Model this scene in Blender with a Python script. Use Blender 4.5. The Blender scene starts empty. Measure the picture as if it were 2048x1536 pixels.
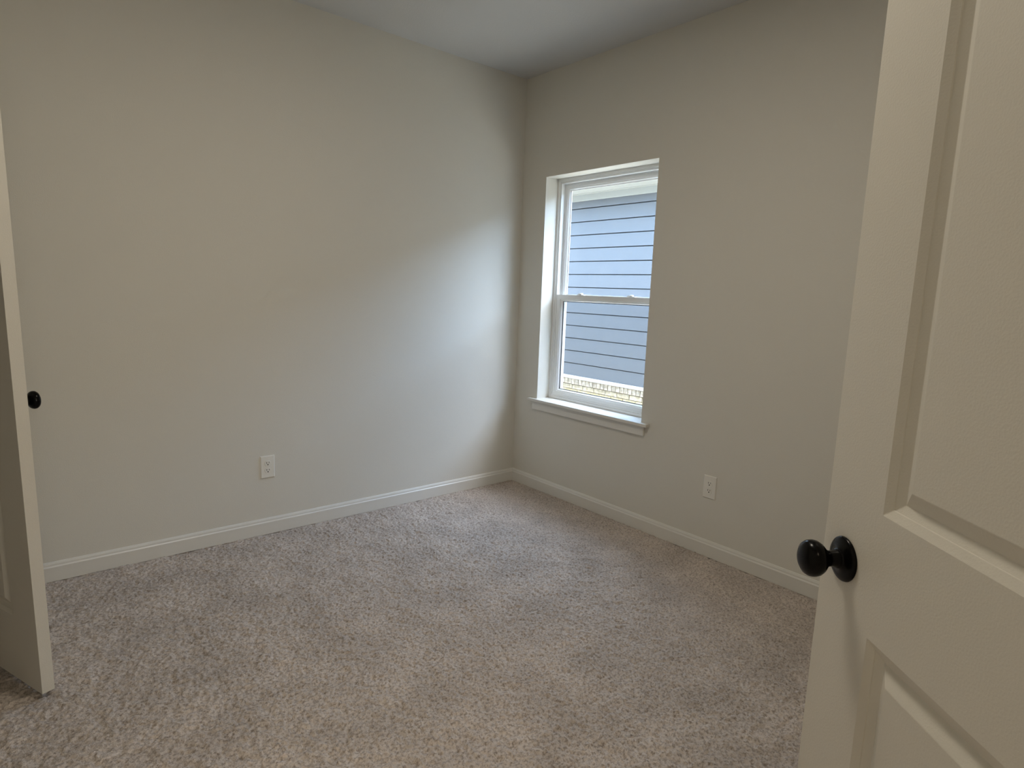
import bpy, bmesh, math
import numpy as np
from mathutils import Vector, Matrix

S = bpy.context.scene
COL = S.collection
R = math.radians

# ------------------------------------------------------------------ camera, light, exposure
cam_d = bpy.data.cameras.new('camera'); cam = bpy.data.objects.new('camera', cam_d); COL.objects.link(cam)
CAM = Vector((-2.81431541, -3.25334152, 1.34871221))
yaw, pitch, roll, fpx = 0.863627959, 0.149327110, 0.0369949062, 1221.33745
fw = Vector((math.cos(pitch) * math.cos(yaw), math.cos(pitch) * math.sin(yaw), -math.sin(pitch)))
rt = fw.cross(Vector((0, 0, 1))).normalized(); up = rt.cross(fw)
rt, up = math.cos(roll) * rt + math.sin(roll) * up, math.cos(roll) * up - math.sin(roll) * rt
cam.matrix_world = Matrix(((rt.x, up.x, -fw.x, CAM.x), (rt.y, up.y, -fw.y, CAM.y), (rt.z, up.z, -fw.z, CAM.z), (0, 0, 0, 1)))
cam_d.sensor_width = 36.0; cam_d.lens = 36.0 * fpx / 2048.0; cam_d.clip_start = 0.02; cam_d.clip_end = 200
S.camera = cam

W = bpy.data.worlds.new('sky'); S.world = W; W.use_nodes = True
wn = W.node_tree.nodes; wl = W.node_tree.links
sky = wn.new('ShaderNodeTexSky'); sky.sky_type = 'NISHITA'; sky.sun_disc = False
sky.sun_elevation = R(62); sky.sun_rotation = R(160); sky.air_density = 1.0; sky.dust_density = 2.0
cl = wn.new('ShaderNodeMix'); cl.data_type = 'RGBA'; cl.inputs[0].default_value = 0.85; cl.inputs[7].default_value = (0.475, 0.69, 0.97, 1)   # thin bright cloud veil
wl.new(sky.outputs['Color'], cl.inputs[6]); wl.new(cl.outputs[2], wn['Background'].inputs['Color']); wn['Background'].inputs['Strength'].default_value = 11.8

sun_d = bpy.data.lights.new('sun', 'SUN'); sun = bpy.data.objects.new('sun', sun_d); COL.objects.link(sun)
sun_d.energy = 18.0; sun_d.angle = R(0.6); sun_d.color = (1.0, 0.95, 0.88)
to_sun = Vector((-0.185, -0.45, 1.0)).normalized()          # high sun, just off our own roof
sun.rotation_euler = to_sun.to_track_quat('Z', 'Y').to_euler(); sun.location = (2, -2, 8)

hall_d = bpy.data.lights.new('hall_fill_light', 'AREA'); hall = bpy.data.objects.new('hall_fill_light', hall_d); COL.objects.link(hall)  # unseen lamp added as warm fill through the doorway
hall_d.shape = 'DISK'; hall_d.size = 0.32; hall_d.energy = 12.0; hall_d.color = (1.0, 0.82, 0.60)
hall.location = (-2.75, -4.25, 2.63)
far_d = bpy.data.lights.new('rear_fill_light', 'AREA'); far = bpy.data.objects.new('rear_fill_light', far_d); COL.objects.link(far)
far_d.shape = 'RECTANGLE'; far_d.size = 3.4; far_d.size_y = 1.7; far_d.energy = 100.0; far_d.color = (1.0, 0.95, 0.88)
room_d = bpy.data.lights.new('bedroom_lamp_light', 'AREA'); room = bpy.data.objects.new('bedroom_lamp_light', room_d); COL.objects.link(room)
room_d.shape = 'DISK'; room_d.size = 0.44; room_d.energy = 14.6; room_d.color = (1.0, 0.91, 0.77); room.location = (-1.80, -1.95, 2.744 - 0.026)
far.location = (-2.45, -6.5, 1.25); far.rotation_euler = (R(90), 0, R(180))        # broad unseen fill added behind the lens to brighten the bedroom walls

vs = S.view_settings
S.display_settings.display_device = 'sRGB'
vs.view_transform = 'Standard'; vs.look = 'None'; vs.gamma = 1.0; vs.use_curve_mapping = False; vs.exposure = 0.0
cy = S.cycles
cy.use_denoising = True; cy.use_guiding = True
cy.max_bounces = 14; cy.diffuse_bounces = 8; cy.glossy_bounces = 4; cy.transparent_max_bounces = 16; cy.caustics_reflective = False; cy.caustics_refractive = False
cy.sample_clamp_indirect = 0.0

# ------------------------------------------------------------------ helpers
def mat(name, rgb, rough=0.6, spec=0.5, metal=0.0):
    m = bpy.data.materials.new(name); m.use_nodes = True
    b = m.node_tree.nodes['Principled BSDF']
    b.inputs['Base Color'].default_value = (*rgb, 1); b.inputs['Roughness'].default_value = rough
    b.inputs['Specular IOR Level'].default_value = spec; b.inputs['Metallic'].default_value = metal
    return m
def node(m, t, **kw):
    n = m.node_tree.nodes.new(t)
    for k, v in kw.items(): setattr(n, k, v)
    return n
def bump(m, scale, dist, detail=3.0, strength=1.0):
    nt = m.node_tree
    tc = node(m, 'ShaderNodeTexCoord'); nz = node(m, 'ShaderNodeTexNoise'); bp = node(m, 'ShaderNodeBump')
    nz.inputs['Scale'].default_value = scale; nz.inputs['Detail'].default_value = detail
    bp.inputs['Distance'].default_value = dist; bp.inputs['Strength'].default_value = strength
    nt.links.new(tc.outputs['Object'], nz.inputs['Vector']); nt.links.new(nz.outputs['Fac'], bp.inputs['Height'])
    nt.links.new(bp.outputs['Normal'], nt.nodes['Principled BSDF'].inputs['Normal'])
    return m
def ramp_color(m, scale, c0, c1, detail=4.0, lo=0.3, hi=0.7, stretch=(1, 1, 1)):
    nt = m.node_tree
    tc = node(m, 'ShaderNodeTexCoord'); mp = node(m, 'ShaderNodeMapping'); nz = node(m, 'ShaderNodeTexNoise'); rp = node(m, 'ShaderNodeValToRGB')
    mp.inputs['Scale'].default_value = stretch
    nz.inputs['Scale'].default_value = scale; nz.inputs['Detail'].default_value = detail
    rp.color_ramp.elements[0].position = lo; rp.color_ramp.elements[0].color = (*c0, 1)
    rp.color_ramp.elements[1].position = hi; rp.color_ramp.elements[1].color = (*c1, 1)
    nt.links.new(tc.outputs['Object'], mp.inputs['Vector']); nt.links.new(mp.outputs['Vector'], nz.inputs['Vector'])
    nt.links.new(nz.outputs['Fac'], rp.inputs['Fac']); nt.links.new(rp.outputs['Color'], nt.nodes['Principled BSDF'].inputs['Base Color'])
    return m

def box(bm, x0, x1, y0, y1, z0, z1, mi=0):
    v = [bm.verts.new((x, y, z)) for z in (z0, z1) for y in (y0, y1) for x in (x0, x1)]
    for f in ((0, 2, 3, 1), (4, 5, 7, 6), (0, 1, 5, 4), (2, 6, 7, 3), (0, 4, 6, 2), (1, 3, 7, 5)):
        bm.faces.new([v[i] for i in f]).material_index = mi
def prism(bm, prof, a, b, place):
    """extrude the closed 2-D profile from a to b; place(t, u, v) -> xyz"""
    A = [bm.verts.new(place(a, u, v)) for u, v in prof]; B = [bm.verts.new(place(b, u, v)) for u, v in prof]
    n = len(prof)
    for i in range(n): bm.faces.new((A[i], A[(i + 1) % n], B[(i + 1) % n], B[i]))
    bm.faces.new(A[::-1]); bm.faces.new(B)
def frame_ring(bm, y0, y1, z0, z1, prof):
    """mitred rectangular ring in the y-z plane; prof = list of (inset, x) closed"""
    loops = []
    for ins, x in prof:
        loops.append([bm.verts.new((x, y, z)) for y, z in ((y0 + ins, z0 + ins), (y1 - ins, z0 + ins), (y1 - ins, z1 - ins), (y0 + ins, z1 - ins))])
    n = len(loops)
    for i in range(n):
        A, B = loops[i], loops[(i + 1) % n]
        for k in range(4): bm.faces.new((A[k], A[(k + 1) % 4], B[(k + 1) % 4], B[k]))
def lathe(bm, prof, seg=40, M=Matrix()):
    """revolve (r, h) about +Z then transform"""
    rings = []
    for r, h in prof:
        if r < 1e-6: rings.append([bm.verts.new(M @ Vector((0, 0, h)))])
        else: rings.append([bm.verts.new(M @ Vector((r * math.cos(2 * math.pi * k / seg), r * math.sin(2 * math.pi * k / seg), h))) for k in range(seg)])
    for A, B in zip(rings, rings[1:]):
        for k in range(seg):
            k2 = (k + 1) % seg
            if len(A) == 1: bm.faces.new((A[0], B[k2], B[k]))
            elif len(B) == 1: bm.faces.new((A[k], A[k2], B[0]))
            else: bm.faces.new((A[k], A[k2], B[k2], B[k]))
def obj(name, bm, m, parent=None, kind=None, smooth=False, bevel=0.0, seg=2):
    bmesh.ops.recalc_face_normals(bm, faces=bm.faces[:])
    me = bpy.data.meshes.new(name); bm.to_mesh(me); bm.free()
    for mm in (m if isinstance(m, (list, tuple)) else [m]): me.materials.append(mm)
    o = bpy.data.objects.new(name, me); COL.objects.link(o)
    if parent: o.parent = parent
    if kind: o['kind'] = kind
    if smooth:
        for p in me.polygons: p.use_smooth = True
    if bevel:
        b = o.modifiers.new('bevel', 'BEVEL'); b.width = bevel; b.segments = seg; b.limit_method = 'ANGLE'; b.angle_limit = R(40)
    return o
def tag(o, label, cat, group=None, kind=None):
    o['label'] = label; o['category'] = cat
    if group: o['group'] = group
    if kind: o['kind'] = kind
    return o
def empty(name, loc=(0, 0, 0), rz=0.0):
    o = bpy.data.objects.new(name, None); COL.objects.link(o); o.location = loc; o.rotation_euler = (0, 0, rz); o.empty_display_size = 0.1
    return o
def NB(): return bmesh.new()

# ------------------------------------------------------------------ materials
M_wall = bump(mat('wall_paint', (0.685, 0.665, 0.605), 0.75, 0.3), 260, 0.0006, 4)
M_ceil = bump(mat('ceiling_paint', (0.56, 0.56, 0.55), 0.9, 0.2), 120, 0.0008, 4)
M_trim = mat('trim_paint', (0.71, 0.695, 0.65), 0.35, 0.5)
M_door = bump(mat('door_paint', (0.68, 0.65, 0.58), 0.38, 0.5), 300, 0.0003, 3)
M_vinyl = mat('window_vinyl', (0.82, 0.83, 0.82), 0.35, 0.5)
M_lens = mat('lit_lens', (0.9, 0.88, 0.82), 0.5)
M_lens.node_tree.nodes['Principled BSDF'].inputs['Emission Color'].default_value = (1, 0.86, 0.68, 1); M_lens.node_tree.nodes['Principled BSDF'].inputs['Emission Strength'].default_value = 3.0
M_gasket = mat('black_gasket', (0.03, 0.03, 0.035), 0.5)
M_black = mat('black_knob_metal', (0.0025, 0.0024, 0.0022), 0.22, 0.14)
M_plate = mat('outlet_plastic', (0.78, 0.76, 0.70), 0.3, 0.5)
M_slot = mat('outlet_slot', (0.02, 0.02, 0.018), 0.6)
M_steel = mat('brushed_steel', (0.45, 0.44, 0.42), 0.35, 0.5, 1.0)
M_siding = mat('blue_grey_siding', (0.158, 0.158, 0.160), 0.8, 0.0)
M_backing = mat('dark_slot_backing', (0.05, 0.053, 0.058), 0.9, 0.0)  # kept dark so the slots between siding courses read as shadow lines
M_ext_white = mat('exterior_white_trim', (0.42, 0.42, 0.385), 0.8, 0.0)
M_roof = ramp_color(mat('roof_shingle', (0.08, 0.08, 0.09), 0.9), 20, (0.05, 0.05, 0.055), (0.11, 0.105, 0.10))
M_ground = ramp_color(mat('side_yard_gravel', (0.4, 0.38, 0.33), 0.9), 14, (0.36, 0.33, 0.27), (0.50, 0.48, 0.43), 8)
M_hallfloor = mat('hall_floor', (0.34, 0.28, 0.22), 0.5)
M_extwall = mat('own_siding', (0.30, 0.30, 0.29), 0.7)

M_brick = bpy.data.materials.new('tan_brick'); M_brick.use_nodes = True
nt = M_brick.node_tree; b = nt.nodes['Principled BSDF']; b.inputs['Roughness'].default_value = 0.85; b.inputs['Specular IOR Level'].default_value = 0.0
tc = node(M_brick, 'ShaderNodeTexCoord'); nz = node(M_brick, 'ShaderNodeTexNoise'); rp = node(M_brick, 'ShaderNodeValToRGB')
nz.inputs['Scale'].default_value = 26; nz.inputs['Detail'].default_value = 5
at = node(M_brick, 'ShaderNodeVertexColor', layer_name='tone'); mx = node(M_brick, 'ShaderNodeMix', data_type='RGBA', blend_type='MULTIPLY'); mx.inputs[0].default_value = 1.0
rp.color_ramp.elements[0].position = 0.35; rp.color_ramp.elements[0].color = (0.27, 0.23, 0.165, 1); rp.color_ramp.elements[1].position = 0.65; rp.color_ramp.elements[1].color = (0.46, 0.41, 0.325, 1)
nt.links.new(tc.outputs['Object'], nz.inputs['Vector']); nt.links.new(nz.outputs['Fac'], rp.inputs['Fac'])
nt.links.new(rp.outputs['Color'], mx.inputs[6]); nt.links.new(at.outputs['Color'], mx.inputs[7]); nt.links.new(mx.outputs[2], b.inputs['Base Color'])
M_mortar = mat('mortar', (0.31, 0.28, 0.22), 0.9, 0.0)

def thin_glass(name, tint, refl=True):
    m = bpy.data.materials.new(name); m.use_nodes = True; nt = m.node_tree; nt.nodes.clear()
    out = nt.nodes.new('ShaderNodeOutputMaterial'); t = nt.nodes.new('ShaderNodeBsdfTransparent'); t.inputs['Color'].default_value = (*tint, 1)
    g = nt.nodes.new('ShaderNodeBsdfGlossy'); g.inputs['Roughness'].default_value = 0.02
    lw = nt.nodes.new('ShaderNodeLayerWeight'); lw.inputs['Blend'].default_value = 0.5          # Schlick reflectance, the same from both faces
    pw = nt.nodes.new('ShaderNodeMath'); pw.operation = 'POWER'; pw.inputs[1].default_value = 5.0
    fr = nt.nodes.new('ShaderNodeMath'); fr.operation = 'MULTIPLY_ADD'; fr.inputs[1].default_value = 0.9; fr.inputs[2].default_value = 0.03
    nt.links.new(lw.outputs['Facing'], pw.inputs[0]); nt.links.new(pw.outputs[0], fr.inputs[0])
    mx = nt.nodes.new('ShaderNodeMixShader')
    nt.links.new(fr.outputs[0], mx.inputs[0]); nt.links.new(t.outputs[0], mx.inputs[1]); nt.links.new(g.outputs[0], mx.inputs[2]); nt.links.new(mx.outputs[0], out.inputs[0])
    return m
M_glass = thin_glass('window_glass', (0.96, 0.985, 0.985))
M_screen = bpy.data.materials.new('insect_screen'); M_screen.use_nodes = True
nt = M_screen.node_tree; nt.nodes.clear()
out = nt.nodes.new('ShaderNodeOutputMaterial'); t = nt.nodes.new('ShaderNodeBsdfTransparent'); d = nt.nodes.new('ShaderNodeBsdfDiffuse'); d.inputs['Color'].default_value = (0.06, 0.06, 0.065, 1)
mx = nt.nodes.new('ShaderNodeMixShader'); mx.inputs[0].default_value = 0.15
nt.links.new(t.outputs[0], mx.inputs[1]); nt.links.new(d.outputs[0], mx.inputs[2]); nt.links.new(mx.outputs[0], out.inputs[0])

# carpet: tufted loop pile, colour per tuft plus broad brushed patches
M_carpet = bpy.data.materials.new('beige_carpet'); M_carpet.use_nodes = True
nt = M_carpet.node_tree; b = nt.nodes['Principled BSDF']; b.inputs['Roughness'].default_value = 1.0; b.inputs['Specular IOR Level'].default_value = 0.05
b.inputs['Sheen Weight'].default_value = 0.25; b.inputs['Sheen Roughness'].default_value = 0.5
tc = node(M_carpet, 'ShaderNodeTexCoord')
n1 = node(M_carpet, 'ShaderNodeTexNoise'); n1.inputs['Scale'].default_value = 100; n1.inputs['Detail'].default_value = 5; n1.inputs['Roughness'].default_value = 0.7
n2 = node(M_carpet, 'ShaderNodeTexNoise'); n2.inputs['Scale'].default_value = 5; n2.inputs['Detail'].default_value = 5
r1 = node(M_carpet, 'ShaderNodeValToRGB'); r1.color_ramp.elements[0].position = 0.34; r1.color_ramp.elements[0].color = (0.30, 0.247, 0.208, 1); r1.color_ramp.elements[1].position = 0.55; r1.color_ramp.elements[1].color = (0.67, 0.585, 0.52, 1)
r2 = node(M_carpet, 'ShaderNodeValToRGB'); r2.color_ramp.elements[0].position = 0.35; r2.color_ramp.elements[0].color = (0.80, 0.80, 0.80, 1); r2.color_ramp.elements[1].position = 0.65; r2.color_ramp.elements[1].color = (1, 1, 1, 1)
mx = node(M_carpet, 'ShaderNodeMix', data_type='RGBA', blend_type='MULTIPLY'); mx.inputs[0].default_value = 1.0
nb = node(M_carpet, 'ShaderNodeTexNoise'); nb.inputs['Scale'].default_value = 380; nb.inputs['Detail'].default_value = 3
bp = node(M_carpet, 'ShaderNodeBump'); bp.inputs['Distance'].default_value = 0.003; bp.inputs['Strength'].default_value = 0.8
for n in (n1, n2, nb): nt.links.new(tc.outputs['Object'], n.inputs['Vector'])
nt.links.new(n1.outputs['Fac'], r1.inputs['Fac']); nt.links.new(n2.outputs['Fac'], r2.inputs['Fac'])
nt.links.new(r1.outputs['Color'], mx.inputs[6]); nt.links.new(r2.outputs['Color'], mx.inputs[7]); nt.links.new(mx.outputs[2], b.inputs['Base Color'])
nt.links.new(nb.outputs['Fac'], bp.inputs['Height']); nt.links.new(bp.outputs['Normal'], b.inputs['Normal'])

# ------------------------------------------------------------------ room shell
XL, YF, H = -3.10, -3.45, 2.744          # left wall, front wall (behind the lens), ceiling
T = 0.12                                  # partition thickness
XO = 0.20                                 # outside face of the window wall
WY0, WY1, WZ0, WZ1 = -1.117, -0.229, 0.635, 2.096      # window opening
DX0, DX1, DH = -3.020, -2.252, 2.045      # doorway in the front wall
CY0, CY1 = -1.74, -0.215                 # closet doorway in the left wall

def fbm_grid(nx, ny, cells, rng):
    g = rng.random((cells[1] + 2, cells[0] + 2))
    xs = np.linspace(0, cells[0], nx); ys = np.linspace(0, cells[1], ny)
    xi = np.minimum(xs.astype(int), cells[0]); yi = np.minimum(ys.astype(int), cells[1]); xf = xs - xi; yf = ys - yi
    xf = xf * xf * (3 - 2 * xf); yf = yf * yf * (3 - 2 * yf)
    a = g[yi][:, xi]; b_ = g[yi][:, xi + 1]; c = g[yi + 1][:, xi]; d_ = g[yi + 1][:, xi + 1]
    return (a * (1 - xf) + b_ * xf) * (1 - yf)[:, None] + (c * (1 - xf) + d_ * xf) * yf[:, None]
rng = np.random.default_rng(7)
sp = 0.0042
FX0, FX1, FY0, FY1 = XL - T, 0.0, YF - T, 0.0
nx, ny = int((FX1 - FX0) / sp), int((FY1 - FY0) / sp)
LX, LY = FX1 - FX0, FY1 - FY0
hgt = 0.55 * fbm_grid(nx, ny, (int(LX / 0.012), int(LY / 0.012)), rng) + 0.35 * rng.random((ny, nx)) + 0.5 * fbm_grid(nx, ny, (int(LX / 0.030), int(LY / 0.030)), rng)
gx, gy = np.meshgrid(np.linspace(FX0, FX1, nx), np.linspace(FY0, FY1, ny))
jx = (rng.random((ny, nx)) - 0.5) * sp * 0.8; jy = (rng.random((ny, nx)) - 0.5) * sp * 0.8
jx[:, 0] = jx[:, -1] = 0; jy[0] = jy[-1] = 0
zz = (hgt - 0.75) * 0.015
co = np.stack([gx + jx, gy + jy, zz], -1).reshape(-1, 3).astype(np.float32)
ii = (np.arange(ny - 1)[:, None] * nx + np.arange(nx - 1)[None, :])
quads = np.stack([ii, ii + 1, ii + nx + 1, ii + nx], -1).reshape(-1, 4).astype(np.int32)
me = bpy.data.meshes.new('floor'); nq = len(quads)
me.vertices.add(len(co)); me.vertices.foreach_set('co', co.ravel())
me.loops.add(nq * 4); me.loops.foreach_set('vertex_index', quads.ravel())
me.polygons.add(nq); me.polygons.foreach_set('loop_start', np.arange(0, nq * 4, 4, dtype=np.int32)); me.polygons.foreach_set('use_smooth', np.ones(nq, dtype=bool))
me.update(calc_edges=True); me.materials.append(M_carpet)
floor = bpy.data.objects.new('floor', me); COL.objects.link(floor); floor['kind'] = 'structure'
tag(floor, 'beige speckled cut pile carpet covering the bedroom floor', 'carpet')

def struct(name, parts, m, label=None, cat=None, bevel=0.0):
    bm = NB()
    for p in parts: box(bm, *p)
    o = obj(name, bm, m, kind='structure', bevel=bevel)
    if label: tag(o, label, cat)
    return o
bm = NB(); box(bm, XL - T, XO, YF - T, T, H, H + 0.2)
tag(obj('ceiling', bm, M_ceil, kind='structure'), 'matte off-white ceiling above the corner', 'ceiling')
struct('subfloor', [(-6.4, XO, -6.8, T, -0.20, -0.012)], M_hallfloor, 'plain slab under the carpet', 'floor')
struct('wall_back', [(XL - T, XO, 0, T, -0.02, H)], M_wall, 'broad blank greige wall on the left of the corner', 'wall')
struct('wall_right', [(0, XO, YF - T, WY0, -0.02, H), (0, XO, WY1, 0, -0.02, H), (0, XO, WY0, WY1, -0.02, WZ0 - 0.018), (0, XO, WY0, WY1, WZ1, H)],
       M_wall, 'greige wall with the window', 'wall')
struct('wall_left', [(XL - T, XL, YF - T, CY0, -0.02, H), (XL - T, XL, CY1, 0, -0.02, H), (XL - T, XL, CY0, CY1, DH, H)], M_wall, 'greige wall around the closet doorway', 'wall')
struct('wall_front', [(XL, DX0, YF - T, YF, -0.02, H), (DX1, 0, YF - T, YF, -0.02, H), (DX0, DX1, YF - T, YF, DH, H)], M_wall, 'greige wall around the entry doorway', 'wall')

# closet behind the left wall, hallway behind the lens
CX = -3.85
struct('wall_closet', [(CX - 0.1, CX, -1.9, 0.1, -0.02, H), (CX, XL - T, -2.0, -1.9, -0.02, H), (CX, XL - T, 0.0, 0.1, -0.02, H)], M_wall, 'closet walls beyond the left doorway', 'wall')
struct('ceiling_closet', [(CX - 0.1, XL - T, -2.0, 0.1, H, H + 0.1)], M_ceil, 'closet ceiling', 'ceiling')
struct('floor_closet', [(CX, XL - T, -1.9, 0.0, -0.012, 0.0)], M_carpet, 'carpet inside the closet', 'carpet')
HX0, HX1, HY0 = -6.2, -0.6, -6.6
struct('wall_hall', [(HX0 - 0.1, HX1 + 0.1, HY0 - 0.1, HY0, -0.02, H), (HX0 - 0.1, HX0, HY0, YF - T, -0.02, H), (HX1, HX1 + 0.1, HY0, YF - T, -0.02, H),
                     (HX0, XL - T, YF - T - 0.02, YF - T, -0.02, H)], M_wall, 'hallway walls outside the bedroom', 'wall')
struct('ceiling_hall', [(HX0, HX1, HY0, YF - T, H, H + 0.1)], M_ceil, 'hallway ceiling', 'ceiling')
struct('floor_hall', [(HX0, HX1, HY0, YF - T, -0.012, 0.0)], M_hallfloor, 'hallway floor', 'floor')
lt = empty('hall_fill_lamp', (-2.75, -4.25, H)); tag(lt, 'round flush lamp added in the unseen hallway as warm fill', 'lamp')
bm = NB(); lathe(bm, [(0, 0.0), (0.19, 0.0), (0.19, -0.05), (0.18, -0.06), (0.0, -0.06)]); obj('lamp_base', bm, M_trim, lt)
hall.location = (-2.75, -4.25, H - 0.075)

bl = empty('ceiling_light', (-1.80, -1.95, H)); tag(bl, 'slim white disc light on the bedroom ceiling, above the view', 'lamp')
bm = NB(); lathe(bm, [(0, 0.0), (0.245, 0.0), (0.245, -0.006), (0.238, -0.018), (0.228, -0.020), (0.226, -0.016), (0, -0.016)], 48); obj('trim_ring', bm, M_trim, bl, smooth=False)
bm = NB(); lathe(bm, [(0, -0.0165), (0.224, -0.0165), (0.224, -0.020), (0, -0.0215)], 48); obj('lens', bm, M_lens, bl)

# baseboards: flat face, stepped sloping cap
BP = [(0, 0), (0.0135, 0), (0.0135, 0.066), (0.0095, 0.0715), (0.0085, 0.079), (0.0042, 0.0875), (0, 0.089)]
def baseboard(name, a, b_, place, label):
    bm = NB(); prism(bm, BP, a, b_, place)
    tag(obj(name, bm, M_trim, kind='structure', bevel=0.0008), label, 'baseboard')
baseboard('baseboard_back', XL, 0.0, lambda t, u, v: (t, -u, v), 'white baseboard along the blank wall left of the corner')
baseboard('baseboard_right', YF, 0.0, lambda t, u, v: (-u, t, v), 'white baseboard under the window wall')
baseboard('baseboard_front', DX1 + 0.065, 0.0, lambda t, u, v: (t, YF + u, v), 'white baseboard behind the open entry door')
baseboard('baseboard_left', YF, CY0 - 0.065, lambda t, u, v: (XL + u, t, v), 'white baseboard beside the closet doorway')

# casings and jambs of the two doorways
def casing_left():
    bm = NB()
    for a, b_ in ((CY0 - 0.057, CY0), (CY1, CY1 + 0.057)): box(bm, XL, XL + 0.015, a, b_, 0, DH + 0.057)
    box(bm, XL, XL + 0.015, CY0, CY1, DH, DH + 0.057)
    for a, b_ in ((CY0, CY0 + 0.004), (CY1 - 0.004, CY1)): box(bm, XL - T, XL, a, b_, 0, DH)
    tag(obj('trim_1', bm, M_trim, kind='structure', bevel=0.001), 'white casing of the closet doorway', 'door casing')
def casing_front():
    bm = NB()
    for a, b_ in ((DX0 - 0.057, DX0), (DX1, DX1 + 0.057)): box(bm, a, b_, YF, YF + 0.015, 0, DH + 0.057)
    box(bm, DX0, DX1, YF, YF + 0.015, DH, DH + 0.057)
    for a, b_ in ((DX0, DX0 + 0.003), (DX1 - 0.003, DX1)): box(bm, a, b_, YF - T, YF, 0, DH)
    tag(obj('trim_2', bm, M_trim, kind='structure', bevel=0.001), 'white casing of the entry doorway', 'door casing')
casing_left(); casing_front()

# ------------------------------------------------------------------ window
win = empty('window_1', (0, (WY0 + WY1) / 2, WZ0)); win['kind'] = 'structure'
tag(win, 'white single-hung window looking onto blue siding', 'window')
wp = win.location
def wobj(name, bm, m, parent=win, **kw):
    o = obj(name, bm, m, parent, **kw)
    o.matrix_parent_inverse = Matrix.Translation(-(parent.location if parent is win else Vector((0, 0, 0))))
    return o
FXI = 0.108                                   # room-side face of the vinyl frame
bm = NB(); frame_ring(bm, WY0, WY1, WZ0, WZ1, [(0, FXI), (0.018, FXI), (0.018, FXI + 0.006), (0.030, FXI + 0.006), (0.030, FXI + 0.034), (0.034, FXI + 0.034), (0.034, XO + 0.01), (0, XO + 0.01)])
wobj('window_frame', bm, M_vinyl, bevel=0.0008)
ZM = 1.344                                    # top of the meeting rail
def sash(name, x0, x1, y0, y1, z0, z1, st, dark):
    bm = NB(); frame_ring(bm, y0, y1, z0, z1, [(0, x0), (st - 0.014, x0), (st - 0.012, x0 + 0.005), (st - 0.007, x0 + 0.005), (st, x0 + 0.016), (st, x1), (0, x1)])
    s = wobj(name, bm, M_vinyl, bevel=0.0008)
    bm = NB(); frame_ring(bm, y0 + st, y1 - st, z0 + st, z1 - st, [(-0.0005, x1 - 0.010), (0.0035, x1 - 0.010), (0.0035, x1 - 0.004), (-0.0005, x1 - 0.004)])
    obj('glazing_bead', bm, M_gasket if dark else M_vinyl, s)
    bm = NB(); box(bm, x1 - 0.0075, x1 - 0.0065, y0 + st - 0.002, y1 - st + 0.002, z0 + st - 0.002, z1 - st + 0.002)
    obj('glass', bm, M_glass, s)
    return s
up_s = sash('upper_sash', FXI + 0.040, FXI + 0.068, WY0 + 0.034, WY1 - 0.034, ZM - 0.036, WZ1 - 0.034, 0.036, False)
lo_s = sash('lower_sash', FXI + 0.008, FXI + 0.036, WY0 + 0.031, WY1 - 0.031, WZ0 + 0.024, ZM, 0.044, True)
# sloped sill of the frame in front of the lower sash
for yl in (-0.47, -0.885):                     # two sash locks on the meeting rail
    lk = NB()
    box(lk, FXI + 0.012, FXI + 0.034, yl - 0.030, yl + 0.030, ZM, ZM + 0.004)
    lathe(lk, [(0.013, 0), (0.013, 0.006), (0.010, 0.010), (0, 0.011)], 20, Matrix.Translation((FXI + 0.022, yl, ZM + 0.003)))
    v = [lk.verts.new(c) for c in ((FXI + 0.014, yl - 0.006, ZM + 0.005), (FXI + 0.030, yl - 0.006, ZM + 0.005), (FXI + 0.024, yl + 0.030, ZM + 0.005), (FXI + 0.016, yl + 0.030, ZM + 0.005),
                                    (FXI + 0.014, yl - 0.006, ZM + 0.013), (FXI + 0.030, yl - 0.006, ZM + 0.013), (FXI + 0.024, yl + 0.030, ZM + 0.009), (FXI + 0.016, yl + 0.030, ZM + 0.009))]
    for f in ((0, 1, 2, 3), (4, 5, 6, 7), (0, 1, 5, 4), (1, 2, 6, 5), (2, 3, 7, 6), (3, 0, 4, 7)): lk.faces.new([v[i] for i in f])
    obj('sash_lock', lk, M_vinyl, lo_s, bevel=0.0008)
bm = NB(); box(bm, FXI + 0.082, FXI + 0.0825, WY0 + 0.034, WY1 - 0.034, WZ0 + 0.03, ZM - 0.01)
scr = wobj('insect_screen', bm, M_screen)
bm = NB(); frame_ring(bm, WY0 + 0.034, WY1 - 0.034, WZ0 + 0.034, ZM - 0.006, [(0, FXI + 0.078), (0.014, FXI + 0.078), (0.014, FXI + 0.086), (0, FXI + 0.086)])
obj('screen_frame', bm, M_vinyl, scr)
# painted stool with horns, and apron under it
STZ = WZ0; NOSE = -0.035
bm = NB()
pts = [(NOSE, WY1 + 0.062), (0, WY1 + 0.062), (0, WY1), (FXI, WY1), (FXI, WY0), (0, WY0), (0, WY0 - 0.062), (NOSE, WY0 - 0.062)]
A = [bm.verts.new((x, y, STZ - 0.018)) for x, y in pts]; B = [bm.verts.new((x, y, STZ)) for x, y in pts]
bm.faces.new(A); bm.faces.new(B)
for i in range(8): bm.faces.new((A[i], A[(i + 1) % 8], B[(i + 1) % 8], B[i]))
wobj('window_sill', bm, M_trim, bevel=0.003, seg=3)
bm = NB(); box(bm, -0.015, 0.0, WY0 - 0.030, WY1 + 0.030, STZ - 0.018 - 0.058, STZ - 0.018)
wobj('apron', bm, M_trim, bevel=0.0025)
# drywall-wrapped reveal is the wall itself; narrow exterior brickmould
bm = NB(); frame_ring(bm, WY0 - 0.06, WY1 + 0.06, WZ0 - 0.06, WZ1 + 0.06, [(0, XO), (0.058, XO), (0.058, XO + 0.02), (0, XO + 0.02)])
wobj('exterior_casing', bm, M_ext_white)

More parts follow.
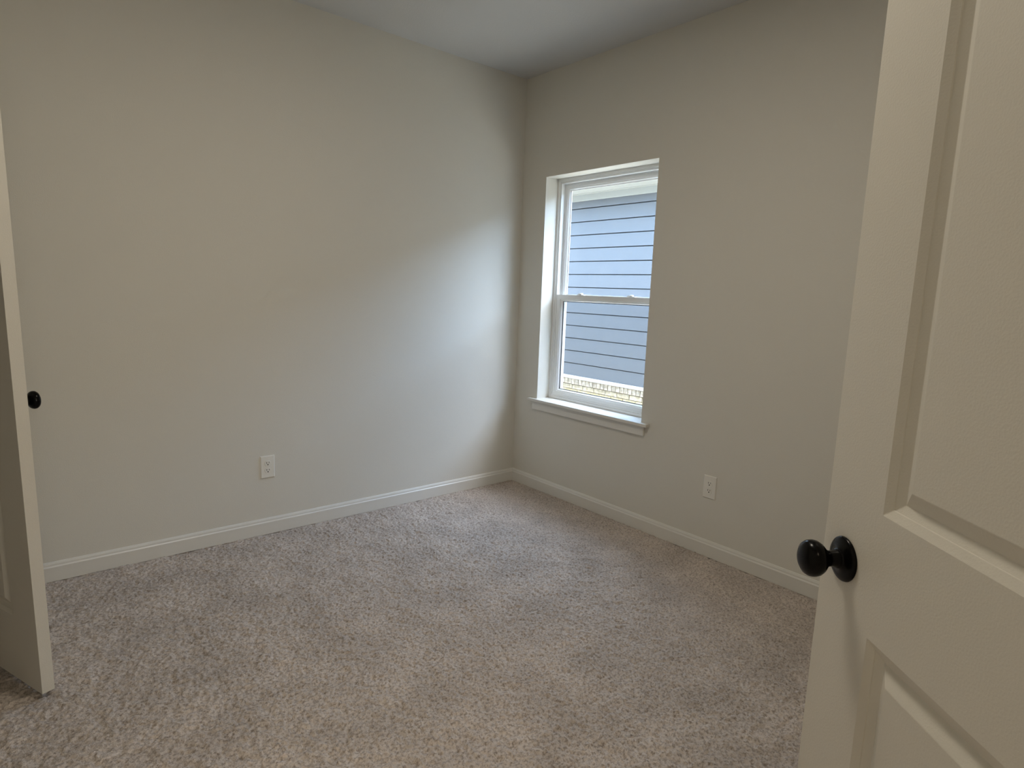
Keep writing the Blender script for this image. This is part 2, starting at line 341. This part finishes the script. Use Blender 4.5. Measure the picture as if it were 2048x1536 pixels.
# ------------------------------------------------------------------ doors
def slab_mesh(w, h, th, st, panels):
    """moulded two-panel door: local x from the latch edge to the hinge edge, y = 0 the seen face, y = th the other face, z up"""
    prof = [(0.000, 0.0), (0.0115, 0.0066), (0.0122, 0.0080), (0.0235, 0.0146), (0.0248, 0.0146), (0.0470, 0.0030), (0.0485, 0.0026)]
    bm = NB()
    xs = [0, st, w - st, w]; zs = [0]
    for a, b_ in panels: zs += [a, b_]
    zs.append(h)
    for side in (0, 1):
        Y = lambda off: off if side == 0 else th - off
        q = lambda a, b_, c, d, o0: bm.faces.new([bm.verts.new((x, Y(o0), z)) for x, z in ((a, c), (b_, c), (b_, d), (a, d))])
        for i in range(3):
            for j in range(len(zs) - 1):
                if i == 1 and j % 2 == 1: continue
                q(xs[i], xs[i + 1], zs[j], zs[j + 1], 0)
        for a, b_ in panels:
            rings = []
            for ins, off in prof:
                rings.append([bm.verts.new((x, Y(off), z)) for x, z in ((st + ins, a + ins), (w - st - ins, a + ins), (w - st - ins, b_ - ins), (st + ins, b_ - ins))])
            for P, Q in zip(rings, rings[1:]):
                for k in range(4): bm.faces.new((P[k], P[(k + 1) % 4], Q[(k + 1) % 4], Q[k]))
            bm.faces.new(rings[-1])
    for x0, z0, x1, z1 in ((0, 0, w, 0), (w, 0, w, h), (w, h, 0, h), (0, h, 0, 0)):
        bm.faces.new([bm.verts.new(c) for c in ((x0, 0, z0), (x1, 0, z1), (x1, th, z1), (x0, th, z0))])
    bmesh.ops.remove_doubles(bm, verts=bm.verts[:], dist=1e-5)
    return bm
KNOB = [(0.0135, 0.0), (0.0125, 0.006), (0.0118, 0.012), (0.0125, 0.017), (0.0165, 0.021), (0.0225, 0.0265), (0.0262, 0.0325), (0.0275, 0.0385), (0.0268, 0.045), (0.0235, 0.051), (0.017, 0.0552), (0.0085, 0.0572), (0.0, 0.0576)]
ROSE = [(0.0, 0.0), (0.0345, 0.0), (0.0352, 0.0015), (0.0345, 0.0040), (0.0325, 0.0058), (0.026, 0.0075), (0.0175, 0.0088), (0.0155, 0.0110), (0.0145, 0.0125), (0.0, 0.0125)]
def knob_set(door, x, z, y_face, sgn, reach=1.0):
    """round knob on its rosette; sgn -1 = on the seen face (points to -y)"""
    Mx = Matrix.Translation((x, y_face, z)) @ Matrix.Rotation(R(90) if sgn < 0 else R(-90), 4, 'X') @ Matrix.Diagonal((1, 1, reach, 1))
    bm = NB(); lathe(bm, ROSE, 48, Mx)
    rs = obj('rosette', bm, M_black, door, smooth=True); rs['label'] = 'round black rosette'
    bm = NB(); lathe(bm, [(r * 1.04, h + 0.0115) for r, h in KNOB], 48, Mx)
    kn = obj('door_knob', bm, M_black, door, smooth=True); kn['label'] = 'oval black door knob'
    return kn
def hinge(door, w, z, th, y):
    bm = NB(); lathe(bm, [(0, 0), (0.006, 0), (0.006, 0.089), (0, 0.089)], 16, Matrix.Translation((w + 0.003, y, z)))
    obj('hinge', bm, M_black, door)
PAN = [(0.228, 0.8530), (1.040, 1.900)]
# entry door: latch end far, hinge end beside the lens
DW, DHT, DTH = 0.762, 2.02, 0.035
th1 = 4.03324116; tilt = -0.01456748
d1 = empty('door_1'); d1['kind'] = 'structure'
tag(d1, 'white moulded two-panel entry door standing open on the right', 'door')
d1.matrix_world = Matrix.Translation((-1.78376975, -2.86091228, 0.015)) @ Matrix.Rotation(th1, 4, 'Z')
obj('door_slab', slab_mesh(DW, DHT, DTH, 0.1368, PAN), M_door, d1, bevel=0.0012)
knob_set(d1, 0.060, 0.940, 0.0, -1); knob_set(d1, 0.060, 0.940, DTH, 1)
bm = NB(); box(bm, -0.0008, 0.0005, 0.005, 0.030, 0.912, 0.968); obj('latch_plate', bm, M_black, d1)
for hz in (0.18, 0.95, 1.75): hinge(d1, DW, hz, DTH, DTH + 0.003)
# closet door: edge towards the lens, its lit knob side turned to the room
th2 = R(90 + 21.0)
d2 = empty('door_2', (-2.7734, -0.9407, 0.015), th2); d2['kind'] = 'structure'; d2.rotation_mode = 'ZYX'; d2.matrix_world = Matrix.Translation((-2.7734, -0.9407, 0.015)) @ Matrix.Rotation(R(-0.5), 4, 'Y') @ Matrix.Rotation(th2, 4, 'Z')
tag(d2, 'white closet door ajar at the far left, seen by its edge', 'door')
M2 = slab_mesh(DW, DHT, DTH, 0.152, PAN)
bmesh.ops.scale(M2, vec=(1, -1, 1), verts=M2.verts[:])      # seen face at y=0, room face at y=-th
obj('door_slab', M2, M_door, d2, bevel=0.0012)
knob_set(d2, 0.060, 0.945, -DTH, -1, 0.80)
for hz in (0.18, 0.95, 1.75): hinge(d2, DW, hz, DTH, -DTH - 0.003)

# ------------------------------------------------------------------ wall outlets
def outlet(loc, rz, label):
    t = empty('wall_outlet', loc, rz); tag(t, label, 'outlet', 'duplex wall outlets')
    hw, hh, dp = 0.0375, 0.0612, 0.0055                     # face towards local -y
    bm = NB()
    prof = [(0, 0), (0, -0.0015), (0.0035, -dp), (0.0040, -dp)]
    rings = [[bm.verts.new((x, y, z)) for x, z in ((-hw + i, -hh + i), (hw - i, -hh + i), (hw - i, hh - i), (-hw + i, hh - i))] for i, y in prof]
    for P, Q in zip(rings, rings[1:]):
        for k in range(4): bm.faces.new((P[k], P[(k + 1) % 4], Q[(k + 1) % 4], Q[k]))
    bm.faces.new(rings[-1]); bm.faces.new(rings[0][::-1])
    obj('cover_plate', bm, M_plate, t, bevel=0.0006)
    for s in (1, -1):
        zc = s * 0.0195
        bm = NB(); N = 40; out = []
        for k in range(N):                                    # round socket face cut flat above and below
            a = 2 * math.pi * k / N
            out.append((0.0172 * math.cos(a), max(-0.0142, min(0.0142, 0.0172 * math.sin(a)))))
        A = [bm.verts.new((x, -dp, zc + z)) for x, z in out]; B = [bm.verts.new((x * 0.96, -dp - 0.0018, zc + z * 0.96)) for x, z in out]
        for k in range(N): bm.faces.new((A[k], A[(k + 1) % N], B[(k + 1) % N], B[k]))
        bm.faces.new(B)
        rc = obj('socket', bm, M_plate, t)
        bm = NB(); yy = -dp - 0.0018
        box(bm, -0.0076, -0.0050, yy - 0.0003, yy + 0.001, zc - 0.0005, zc + 0.0085)
        box(bm, 0.0050, 0.0074, yy - 0.0003, yy + 0.001, zc + 0.0005, zc + 0.0078)
        lathe(bm, [(0, 0.0003), (0.0032, 0.0003), (0.0032, -0.001)], 16, Matrix.Translation((0, yy, zc - 0.0068)) @ Matrix.Rotation(R(90), 4, 'X'))
        sl = obj('socket_holes', bm, M_slot, rc); sl['label'] = 'dark slots and ground hole'
    bm = NB(); lathe(bm, [(0.0032, 0), (0.0030, 0.0012), (0, 0.0015)], 16, Matrix.Translation((0, -dp, 0)) @ Matrix.Rotation(R(90), 4, 'X'))
    obj('screw', bm, M_plate, t)
    return t
outlet((-1.7393, 0.0, 0.3735), 0.0, 'white duplex outlet low on the blank wall left of the corner')
outlet((0.0, -1.5883, 0.3750), R(-90), 'white duplex outlet on the window wall, right of the window')

# ------------------------------------------------------------------ outside: the neighbouring house
D = 3.42; NY0, NY1 = -16.0, 14.0; GZ = -0.50
struct('ground', [(XO, 30, -30, 30, GZ - 0.3, GZ)], M_ground, 'pale gravel side yard between the houses', 'ground')
nh = empty('neighbouring_house', (D, 1.5, GZ)); tag(nh, 'blue lap-sided house with a tan brick base outside the window', 'house')
def nobj(name, bm, m, **kw):
    o = obj(name, bm, m, nh, **kw); o.matrix_parent_inverse = Matrix.Translation((-D, -1.5, -GZ)); return o
bm = NB(); z = 0.2175; EXPO = 0.1762; PROJ = 0.016
while z < 2.70:                                             # every course leans out; slots between them deepen the lap shade
    t = min(z + EXPO, 2.72)
    prism(bm, [(0.02, z + 0.002), (-PROJ, z), (-PROJ + 0.008, t - 0.011), (0.02, t - 0.009)], NY0, NY1, lambda a, u, v: (D + u, a, v)); z += EXPO
nobj('lap_siding', bm, M_siding)
bm = NB(); box(bm, D + 0.02, D + 6.0, NY0, NY1, GZ, 2.75); nobj('wall_core', bm, M_backing)
bm = NB(); box(bm, D - 0.026, D + 0.012, NY0, NY1, 2.602, 2.690); nobj('frieze_board', bm, M_ext_white, bevel=0.002)
bm = NB(); OV = 0.46
box(bm, D - OV, D + 0.02, NY0, NY1, 2.690, 2.705)
nobj('soffit', bm, M_ext_white)
bm = NB(); box(bm, D - 0.075, D - 0.040, NY0, NY1, 2.683, 2.691); nobj('soffit_channel', bm, M_ext_white)
bm = NB(); box(bm, D - OV - 0.02, D - OV, NY0, NY1, 2.67, 2.86); nobj('fascia', bm, M_ext_white)
bm = NB(); prism(bm, [(-OV - 0.03, 2.83), (-OV - 0.03, 2.87), (3.0, 4.6), (6.2, 2.87), (6.2, 2.80)], NY0 - 0.3, NY1 + 0.3, lambda a, u, v: (D + u, a, v)); nobj('roof', bm, M_roof)
bm = NB(); prism(bm, [(0.012, 0.180), (-0.075, 0.180), (-0.075, 0.192), (-0.02, 0.2165), (0.012, 0.2165)], NY0, NY1, lambda a, u, v: (D + u, a, v)); nobj('water_table_trim', bm, M_ext_white)
# brick base: a rowlock course on top, running bond below, real bricks in raked mortar
bm = NB(); box(bm, D - 0.045, D + 0.01, NY0, NY1, GZ, 0.180); nobj('mortar_bed', bm, M_mortar)
bm = NB(); tones = []
def brick(y0, y1, z0, z1, x0=D - 0.056, hue=(1.0, 0.97, 0.86)):
    box(bm, x0, D - 0.03, y0, y1, z0, z1); k = 0.78 + 0.22 * rng.random(); tones.append([k * h for h in hue])
BY0, BY1 = -1.2, 5.2
y = BY0
while y < BY1: brick(y, y + 0.057, 0.104, 0.176, D - 0.064, (1.25, 1.2, 1.2)); y += 0.067
z1, row = 0.094, 0
while z1 > GZ:
    y = BY0 - (0.102 if row % 2 else 0.0)
    while y < BY1: brick(y, y + 0.194, z1 - 0.057, z1, D - 0.056, (1.2, 1.14, 1.02) if row == 0 else (1.3, 1.2, 0.9)); y += 0.204
    z1 -= 0.067; row += 1
bo = nobj('brick_base', bm, M_brick)
ca = bo.data.color_attributes.new('tone', 'FLOAT_COLOR', 'CORNER')
arr = np.ones((len(bo.data.loops), 4), dtype=np.float32)
arr[:, :3] = np.repeat(np.array(tones, dtype=np.float32), 24, axis=0)
ca.data.foreach_set('color', arr.ravel())
struct('wall_exterior', [(XO - 0.1, XO, -15.0, YF - T, GZ, 2.8), (XO - 0.1, XO, T, 10.0, GZ, 2.8), (XO - 0.1, XO, YF - T, T, GZ, -0.02)], M_extwall, 'outside face of this house beyond the room', 'wall')
# our own eave above the window
struct('roof', [(XO, XO + 0.15, -15, 10, 2.80, 2.95)], M_ext_white, 'eave of this house above the window', 'eave')
